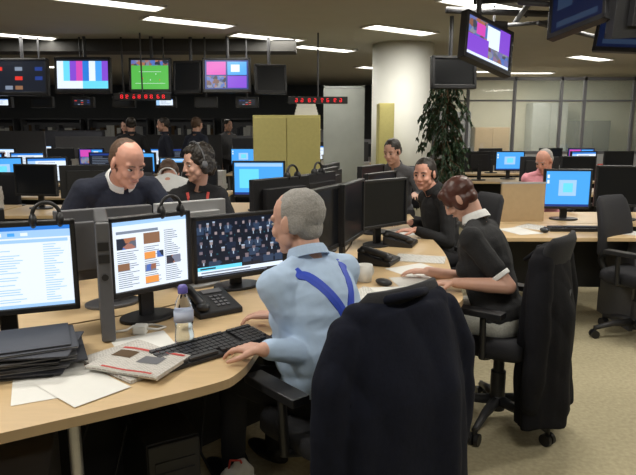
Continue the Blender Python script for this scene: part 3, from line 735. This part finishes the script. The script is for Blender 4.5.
person('person in navy sweater over white collar, leaning over the desk',(-1.24,3.45),215,hip=.93,N=(0,.34,1.23),H=(0,.48,1.33),hrot=(-24,0,14),
  wr=[(-.75,3.1,.79),(-1.25,2.95,.79)],hd=[(.4,-.9,0),(.3,-.9,0)],hints=[(.6,0.2,-.5),(-.6,.2,-.5)],knees=[(-.12,.03,.5),(.12,.0,.5)],ankles=[(-.13,-.05,.09),(.13,-.08,.09)],
  skin='skin_b',shirt='s_navy',hair='crop',hairm='h_brown',vox=.006,collar='s_white',belly=.02,bulk=.015,hs=1.0)
P=person('person with dark curly hair, headset, black top and red lanyard',(-.84,4.2),190,hip=.62,N=(0,.1,1.11),H=(0,.17,1.275),hrot=(-10,0,-60),
  wr=[(-.55,3.85,.79),(-.85,3.8,.79)],hd=[(.2,-1,0),(.2,-1,0)],skin='skin_a',shirt='s_black',hair='full',hairm='h_dark',vox=.006,female=True,hs=.98)
Hm=P['Hm']
g=G(); g.tube([Hm@V((.112*math.cos(a),-.005,.02+.132*math.sin(a))) for a in [math.pi*i/14 for i in range(15)]],.005)
for q in(-1,1): g.ell(Hm@V((q*.112,.0,.0)),(.012,.022,.025),R=P['HR'])
g.tube([Hm@V((.105,.02,-.01)),Hm@V((.085,.08,-.05)),Hm@V((.03,.115,-.06))],.004); finish(g,'headset',M['grey'],P['root'],smooth=True)
N,s,x,f=P['N'],P['s'],P['x'],P['f']
for q in(-1,1):
    ribbon(P,[(N-s*(.02+.3*i/15)+x*q*(.07-.065*i/15)+f*.5,-f) for i in range(16)],.018,M['red'],'lanyard')
office_chair('black office chair behind the desk',-.82,4.26,195,seatz=.52)
person('dark-haired person in black shirt seated at the desk',(.98,4.5),105,hip=.55,N=(0,.12,1.04),H=(0,.2,1.175),hrot=(-6,0,40),
  wr=[(.7,4.25,.79),(.72,4.6,.79)],hd=[(-1,0,0),(-1,0,0)],skin='skin_b',shirt='s_black',hair='short',hairm='h_dark',vox=.006,hs=.97)
office_chair('black office chair at the desk',1.06,4.5,105)
person('dark-haired person in grey top leaning towards the desk',(.82,6.1),160,hip=.66,N=(0,.2,1.14),H=(0,.33,1.29),hrot=(-16,0,-15),
  wr=[(.9,5.6,.9),(.45,5.5,.8)],hd=[(0,-1,0),(0,-1,0)],skin='skin_a',shirt='s_grey',hair='short',hairm='h_dark',vox=.007)
office_chair('black office chair by the end of the desk',.82,6.15,160,seatz=.56)
person('person in pink shirt seated behind a monitor',(2.35,6.2),150,hip=.6,N=(0,.1,1.06),H=(0,.17,1.19),hrot=(-26,0,-20),
  wr=[(2.13,5.8,.85),(2.53,5.8,.85)],hd=[(0,-1,0),(0,-1,0)],skin='skin_b',shirt='s_pink',hair='crop',hairm='h_grey',vox=.007)
office_chair('black office chair behind the desk, occupied',2.35,6.25,150,seatz=.5)
person('person in white shirt bending over a desk, back turned',(-1.22,4.85),10,hip=.58,N=(0,.14,1.10),H=(0,.28,1.13),hrot=(-60,0,10),
  wr=[(-1.5,5.25,.8),(-1.0,5.25,.8)],hd=[(0,1,0),(0,1,0)],skin='skin_b',shirt='s_white',hair='short',hairm='h_brown',vox=.009)
office_chair('black office chair, occupied',-1.22,4.80,10,seatz=.48)
def stander(label,x,y,yaw,shirt,hairm='h_dark',hair='short',sk='skin_a'):
    Rz=Matrix.Rotation(math.radians(yaw),3,'Z'); o=V((x,y,0))
    person(label,(x,y),yaw,hip=.92,N=(0,.0,1.42),H=(0,.03,1.575),hrot=(-5,0,0),wr=[o+Rz@V((-.24,.05,.86)),o+Rz@V((.24,.08,.88))],hd=[(0,0,-1)]*2,hn=[Rz@V((1,0,0)),Rz@V((-1,0,0))],
      knees=[(-.1,.03,.5),(.1,.02,.5)],ankles=[(-.11,0,.09),(.11,0,.09)],skin=sk,shirt=shirt,hair=hair,hairm=hairm,vox=.011)
stander('standing person in dark jacket with back turned',-3.0,9.8,20,'s_black')
stander('standing person in navy top',-2.5,9.95,110,'s_navy')
stander('standing person in dark top facing the screens',-1.95,9.75,-30,'s_navy','h_brown')
stander('standing person in grey top beside a desk',-1.75,11.75,230,'s_grey')
stander('standing person in dark jacket far across the room',-4.3,13.6,170,'s_black')

# ---------------------------------------------------------------- other desks
def simple_desk(label,x,y,w,d,yaw=0,grp='office desks'):
    r=root('desk',label,'desk',(x,y,0),yaw,grp)
    g=G(); g.box((0,0,DZ-.015),(w,d,.03)); finish(g,'worktop',M['wood'],r,bevel=.004)
    for sx in(-1,1):
        g=G(); g.box((sx*(w/2-.06),0,(DZ-.03)/2),(.03,d*.8,DZ-.03)); finish(g,'leg_panel',M['grey'],r)
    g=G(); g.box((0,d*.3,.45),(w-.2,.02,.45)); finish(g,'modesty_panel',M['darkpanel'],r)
    return r
simple_desk('pale wooden desk with papers',1.82,4.6,1.2,.66)
simple_desk('pale wooden desk carrying two monitors',2.4,5.3,2.0,.7)
monitor('black monitor showing a blue desktop',2.13,5.12,DZ,175,.40,.34,.1,'desktop')
monitor('large black monitor, screen dark',2.62,5.1,DZ,170,.5,.35,.12,'off')
r=root('desk_divider','plain beige divider panel standing on the desk','divider',(1.74,5.08,DZ),4)
g=G(); g.box((0,0,.16),(.38,.03,.32)); finish(g,'panel',M['edge'],r,bevel=.004)
g=G(); g.box((0,0,.325),(.39,.036,.014)); finish(g,'top_rail',M['silver'],r)
keyboard('dark keyboard on the pale desk',2.0,4.6,DZ,178); sheet(1.55,4.55,20,.21,.297,'paper'); sheet(2.3,4.5,60,.21,.297,'print'); sheet(1.75,4.72,40,.21,.297,'print')
g=G(); g.ell((0,0,.018),(.03,.052,.018)); finish(g,'computer_mouse',M['black'],label='black mouse on the pale desk',category='mouse',loc=(1.72,4.5,DZ),smooth=True)
office_chair('empty black office chair on the carpet',2.32,4.2,215)
k=0
kinds=['doc','off','blue','darkdoc','off','web','off','mixed','doc','darkdoc','desktop']
proto={}
def bmon(x,y,yaw,kd,z=DZ,fr='black'):
    key=(kd,fr)
    lab='black office monitor with a lit screen' if kd!='off' else 'black office monitor, screen dark'
    if key not in proto: proto[key]=monitor(lab,x,y,z,yaw,.46,.31,.13,kd,frame=fr,seed=len(proto)+11,group='office monitors on the further desks')
    else: copy_tree(proto[key],(x,y,z),yaw)
simple_desk('pale desk carrying a bright blue monitor',-.75,6.0,1.5,.8)
monitor('black monitor with a bright blue screen',-.56,5.7,DZ,178,.5,.34,.14,'blue')
monitor('black monitor beside the blue one',-1.2,5.8,DZ,190,.46,.32,.14,'off')
dproto=None
rows=[(5.8,[-5.4,-3.8,-2.3]),(7.3,[-6.6,-5.0,-3.4,-1.8]),(8.9,[-7.6,-6.0,-4.4,-2.7]),(10.9,[-9,-7.4,-5.8,-4.2,-2.5,-.9]),(12.8,[-9,-7.2,-5.4,-3.6,-1.8,.4]),(14.4,[-9.5,-7.7,-5.9,-4.1,-2.3,-.5,1.3]),(7.6,[3.2,5.0]),(9.4,[2.9,4.6,6.2]),(11.0,[3.0,4.7])]
for (yy,xs) in rows:
    for xx in xs:
        if dproto is None: dproto=simple_desk('pale office desk in a row',xx,yy,1.45,.8,0,'rows of office desks')
        else: copy_tree(dproto,(xx,yy,0),0)
        for dx in(-.45,.1):
            kd=kinds[k%len(kinds)]; k+=1
            if rnd.random()<.6: bmon(xx+dx,yy+.05,180+rnd.uniform(-25,25),kd)
            else: bmon(xx+dx,yy-.1,rnd.uniform(-25,25),kd)
        w=rnd.uniform(.2,.26); h=rnd.uniform(.08,.34)
        g=G(); nb=5
        for q in range(nb): g.box((rnd.uniform(-.01,.01),rnd.uniform(-.01,.01),h*(q+.5)/nb),(w,.24,h/nb*.98))
        finish(g,'paper_stack',M[rnd.choice(['paper','white','silver','newsprint','red'])],label='stack of papers on a far desk',category='paper stack',group='stacks on far desks',loc=(xx+.56,yy,DZ),yaw=rnd.uniform(-10,10))
        if yy>10 and xx<2:
            hh=rnd.uniform(1.05,1.5)
            g=G(); g.box((0,0,hh/2),(1.4,.05,hh)); finish(g,'screen_divider',M[rnd.choice(['dkgrey','grey','midgrey','folder','midgrey'])],label='fabric desk screen behind a far desk',category='desk screen',group='fabric desk screens',loc=(xx,yy+.46,0))
            g=G(); bx=rnd.uniform(.2,.4); g.box((0,0,.11),(bx,.26,.22)); g.box((0,0,.23),(bx+.02,.28,.03)); finish(g,'storage_box',M[rnd.choice(['white','newsprint','silver','edge','midgrey'])],label='lidded storage box on a far desk',category='box',group='storage boxes on far desks',loc=(xx-.15,yy+.22,DZ),yaw=rnd.uniform(-8,8))
cp=office_chair('black office chair at a far desk',-3.6,6.6,180,arms=True)
for x,y,a in[(-5.2,6.6,170),(-2.0,6.55,190),(-4.7,8.1,180),(-1.6,8.1,160),(-3.1,8.15,200),(3.4,6.85,20),(4.7,8.6,10),(-6.2,8.1,170),(-4.6,9.7,150)]: copy_tree(cp,(x,y,0),a,label='black office chair at a far desk')
r=root('storage_cabinet','tall mustard yellow storage cabinet','cabinet',(-.4,8.0,0),0)
g=G(); g.box((0,0,.84),(.86,.45,1.68)); finish(g,'cabinet_body',M['yellow'],r,bevel=.004)
for sx in(-1,1):
    g=G(); g.box((sx*.212,-.235,.84),(.415,.02,1.62)); finish(g,'door',M['yellow'],r,bevel=.003)
    g=G(); g.box((sx*.03,-.252,.95),(.015,.02,.14)); finish(g,'handle',M['metal'],r)
g=G()
for i in range(4): g.box((0,0,.018+.037*i),(.3-.02*i,.25,.036))
finish(g,'paper_stack',M['paper'],label='papers piled on the yellow cabinet',category='paper stack',loc=(-.15,8.0,1.68))
r=root('storage_cabinet','mustard yellow tall cabinet beside the round column','cabinet',(.9,8.2,0),0)
g=G(); g.box((0,0,.92),(.2,.35,1.84)); finish(g,'cabinet_body',M['yellow'],r,bevel=.004)
g=G(); g.box((0,-.185,.92),(.18,.02,1.78)); finish(g,'door',M['yellow'],r)
r=root('partition_screen','pale frosted partition panel in a slim frame','partition',(.42,9.9,0),0)
g=G(); g.box((0,0,1.1),(.62,.03,2.1)); finish(g,'panel',M['frost'],r)
g=G()
for i in(-1,1): g.box((i*.32,0,1.1),(.02,.04,2.2))
g.box((0,0,2.17),(.66,.04,.03)); g.box((0,0,.03),(.63,.05,.06)); finish(g,'frame',M['frost'],r)
r=root('glass_partition','glazed meeting room front with slim grey frames','partition',(4.8,11.9,0),0)
xs=[-2.5,-1.9,-1.0,-.1,.35,1.3,2.2,2.5]
for a_,b_ in zip(xs[:-1],xs[1:]):
    c_=(a_+b_)/2; w_=b_-a_-.05
    g=G(); g.box((c_,0,1.75),(w_,.02,1.35)); finish(g,'glass_pane',M['paleglass'],r)
    g=G(); g.box((c_,0,.55),(w_,.04,1.0)); finish(g,'lower_panel',M['silver'],r)
g=G()
for i in xs: g.box((i,0,1.25),(.05,.07,2.5))
g.box((0,0,2.46),(5.06,.07,.06)); g.box((0,0,1.06),(5.0,.06,.05)); g.box((0,0,2.05),(5.0,.05,.03)); finish(g,'frame',M['grey'],r)
r=root('table','long pale meeting table behind the glass','table',(4.6,13.0,0))
g=G(); g.box((0,0,.73),(2.6,.8,.03)); finish(g,'table_top',M['wood'],r,bevel=.004)
for sx in(-1,1):
    g=G(); g.box((sx*1.1,0,.357),(.06,.6,.715)); finish(g,'leg',M['grey'],r)
for i,(xx,hh,mm) in enumerate(((3.1,1.9,'midgrey'),(4.0,1.55,'edge'),(5.3,2.1,'frost'),(6.3,1.7,'dkgrey'))):
    r=root('storage_cabinet','tall cabinet inside the meeting room','cabinet',(xx,14.2,0),0,'meeting room cabinets')
    g=G(); g.box((0,0,hh/2),(.8,.45,hh)); finish(g,'cabinet_body',M[mm],r,bevel=.005)
    for sx in(-1,1):
        g=G(); g.box((sx*.2,-.235,hh/2),(.38,.02,hh-.08)); finish(g,'door',M[mm],r,bevel=.003)
clight(4.5,13.2,0,power=44); clight(3.2,12.9,0,power=26)
for i,xx in enumerate((-9,-7.2,-5.4,-3.6,-1.8,0)):
    r=root('bookcase','low shelving with files and boxes against the dark wall','bookcase',(xx,16.6,0),0,'far shelving')
    g=G(); g.box((0,.15,.9),(1.6,.02,1.8)); 
    for z_ in(.02,.6,1.2,1.78): g.box((0,0,z_),(1.6,.32,.03))
    for sx in(-1,1): g.box((sx*.79,0,.9),(.03,.32,1.8))
    finish(g,'shelf_unit',M['grey'],r)
    g=G()
    for z_ in(.035,.615,1.215):
        xx_=-.75
        while xx_<.7:
            ww=rnd.uniform(.06,.14); hh=rnd.uniform(.25,.42); g.box((xx_+ww/2,0,z_+hh/2),(ww*.9,.25,hh),rnd.randrange(5)); xx_+=ww
    finish(g,'files',[M['grey'],M['white'],M['trunk'],M['folder'],M['silver']],r,kind='stuff')

tv('hung television with a dark multi-panel display',-3.86,8.0,2.17,180,.74,.47,'multi',tilt=-6,seed=2)
tv('hung television showing bright colour bars',-3.04,8.0,2.19,180,.72,.46,'bars',tilt=-6)
tv('hung television showing a green pitch',-2.17,8.0,2.19,180,.54,.44,'pitch',tilt=-6)
tv('hung television showing mixed pictures',-1.18,8.0,2.19,180,.62,.44,'mixed',tilt=-6)
tv('hung television, screen dark',-1.7,8.05,2.17,165,.4,.42,'off',tilt=-6)
tv('hung television, screen dark',-.62,8.1,2.15,195,.42,.38,'off',tilt=-6)
tv('hung television with small dark pictures',-4.65,8.0,2.17,180,.7,.47,'multi',tilt=-6,seed=9)
tv('hung television with colourful picture, tilted down',1.42,5.2,2.2,212,.58,.4,'studio',tilt=-10,roll=-14)
tv('black hung television with a dim bluish picture',1.95,4.75,2.42,118,.52,.38,'dimblue',tilt=-12,roll=10)
tv('black hung television seen from behind',2.36,4.6,2.38,20,.6,.42,'off',tilt=-10,roll=-5)
tv('black hung television with a dark screen, turned aside',2.75,5.6,2.36,150,.5,.36,'dimblue',tilt=-8,roll=-6)
tv('hung television, screen dark',1.45,6.6,2.1,190,.5,.34,'off',tilt=-5)
for i in range(7):
    r=root('preview_monitor','small square preview screen under the hung televisions','monitor',(-4.25+i*.55,8.22,1.86),180,'preview screens')
    g=G(); g.box((0,-.03,0),(.3,.08,.14)); finish(g,'casing',M['black'],r,bevel=.004); screen_obj(.22,.08,page_rects(['doc','off','multi','off'][i%4],i),r,.012,0)
    g=G(); g.cyl((0,-.03,.07),(0,-.03,CH-1.86),.012); finish(g,'bracket',M['dkgrey'],r)
def ledclock(label,x,y,z,w=.5):
    r=root('digital_clock',label,'clock',(x,y,z),180)
    g=G(); g.box((0,0,0),(w+.1,.06,.09)); finish(g,'casing',M['black'],r,bevel=.004)
    g=G()
    for d in range(8):
        cx=w*.42-d*w*.11-(d//2)*w*.03
        for sx in(-1,1):
            for sz in(-1,1):
                if rnd.random()<.8: g.box((cx+sx*.013,.032,sz*.011),(.006,.004,.016))
        for sz in(-1,0,1): g.box((cx,.032,sz*.021),(.02,.004,.005))
    finish(g,'led_digits',E['led'],r)
    g=G(); g.cyl((0,0,.03),(0,0,CH-z),.01); finish(g,'bracket',M['dkgrey'],r)
ledclock('black digital clock with red glowing digits',-2.25,7.9,1.915,.62)
ledclock('black digital clock with red glowing digits',0.0,7.9,1.87,.66)
r=root('lighting_rig','dark metal pipe rig hung beneath the ceiling','rig',(0,0,0))
g=G(); g.cyl((1.35,5.5,2.6),(3.8,4.9,2.6),.03); g.cyl((1.2,5.9,2.6),(3.8,6.4,2.6),.03); g.cyl((2.2,4.2,2.56),(2.6,6.6,2.56),.025); g.cyl((1.7,4.9,2.56),(2.0,6.4,2.56),.025); g.cyl((1.6,5.05,2.5),(3.6,5.6,2.5),.02); g.cyl((1.9,5.4,2.4),(3.2,6.6,2.4),.022); g.cyl((1.5,6.3,2.5),(3.4,5.3,2.5),.018)
for x_,y_ in((1.4,5.48),(2.4,5.25),(3.5,4.98),(2.0,6.05),(3.4,6.3)): g.cyl((x_,y_,2.56),(x_,y_,CH),.012)
for x_,y_ in((2.1,5.58),(3.0,6.42)): g.cyl((x_,y_,2.4),(x_,y_,CH),.012)
finish(g,'pipes',M['dkgrey'],r,smooth=True)
def spot(x,y,z,yaw,m='white'):
    r=root('spotlight','boxy studio lamp hung from the ceiling','lamp',(x,y,z),yaw,'studio lamps')
    g=G(); g.cyl((0,-.1,.01),(0,.1,-.04),.05,.065); g.box((0,.12,.04),(.15,.004,.07)); g.box((0,-.12,.01),(.06,.06,.06)); finish(g,'lamp_head',M[m],r)
    g=G(); g.cyl((0,0,.04),(0,0,CH-z),.012); g.box((0,0,.07),(.1,.03,.04)); finish(g,'bracket',M['dkgrey'],r)
spot(2.2,5.75,2.45,150,'black'); spot(3.0,5.1,2.42,120,'dkgrey'); spot(1.72,6.15,2.45,200,'dkgrey')

r=root('potted_tree','dark green weeping fig tree in a pot','plant',(1.5,7.2,0))
g=G(); g.lathe([(.16,0),(.17,.02),(.22,.38),(.22,.4),(.19,.4),(.18,.34)]); finish(g,'pot',M['dkgrey'],r,smooth=True)
g=G(); g.lathe([(.18,.3),(.18,.35)]); finish(g,'soil',M['trunk'],r)
g=G(); g.tube([(0,0,.34),(.02,.0,.8),(-.01,.02,1.3),(.02,0,1.8),(0,0,2.1)],[.025,.022,.02,.015,.008])
lg=G()
for i in range(110):
    a=rnd.uniform(0,6.28); z0=rnd.uniform(.95,2.12); L=rnd.uniform(.16,.33)*(1.15-.25*abs(z0-1.5)); ca,sa=math.cos(a),math.sin(a)
    pts=[V((L*t*ca,L*t*sa,z0+.22*t-.42*t*t*(1+.5*rnd.random()))) for t in(0,.25,.5,.75,1)]
    g.tube(pts,[.008,.006,.005,.003,.002],n=6)
    for j in range(30):
        t=rnd.uniform(.2,1)*4; q=min(3,int(t)); c=pts[q].lerp(pts[q+1],t-q)
        yw=a-math.pi/2+rnd.uniform(-1.3,1.3); R=Euler((rnd.uniform(-1.4,-.7),rnd.uniform(-.5,.5),yw)).to_matrix(); l_=rnd.uniform(.05,.085); w=l_*.24
        lg.add([c+R@V(p) for p in((0,0,0),(w,l_*.4,.005),(0,l_,-.01),(-w,l_*.4,.005),(0,l_*.4,-.004))],[(0,1,4),(1,2,4),(2,3,4),(3,0,4)])
finish(g,'trunk',M['trunk'],r,smooth=True)
finish(lg,'foliage',M['leaf'],r,kind='stuff')

w=bpy.data.worlds.new('w'); sc.world=w; w.use_nodes=True; w.node_tree.nodes['Background'].inputs[0].default_value=(.3,.32,.35,1); w.node_tree.nodes['Background'].inputs[1].default_value=.1
cam=bpy.data.cameras.new('camera'); cam.sensor_width=36; cam.lens=600/636*36
co=link(bpy.data.objects.new('camera',cam)); co.location=(0,0,1.5); co.rotation_euler=(math.radians(90-10.2),0,0); cam.clip_start=.05
sc.camera=co
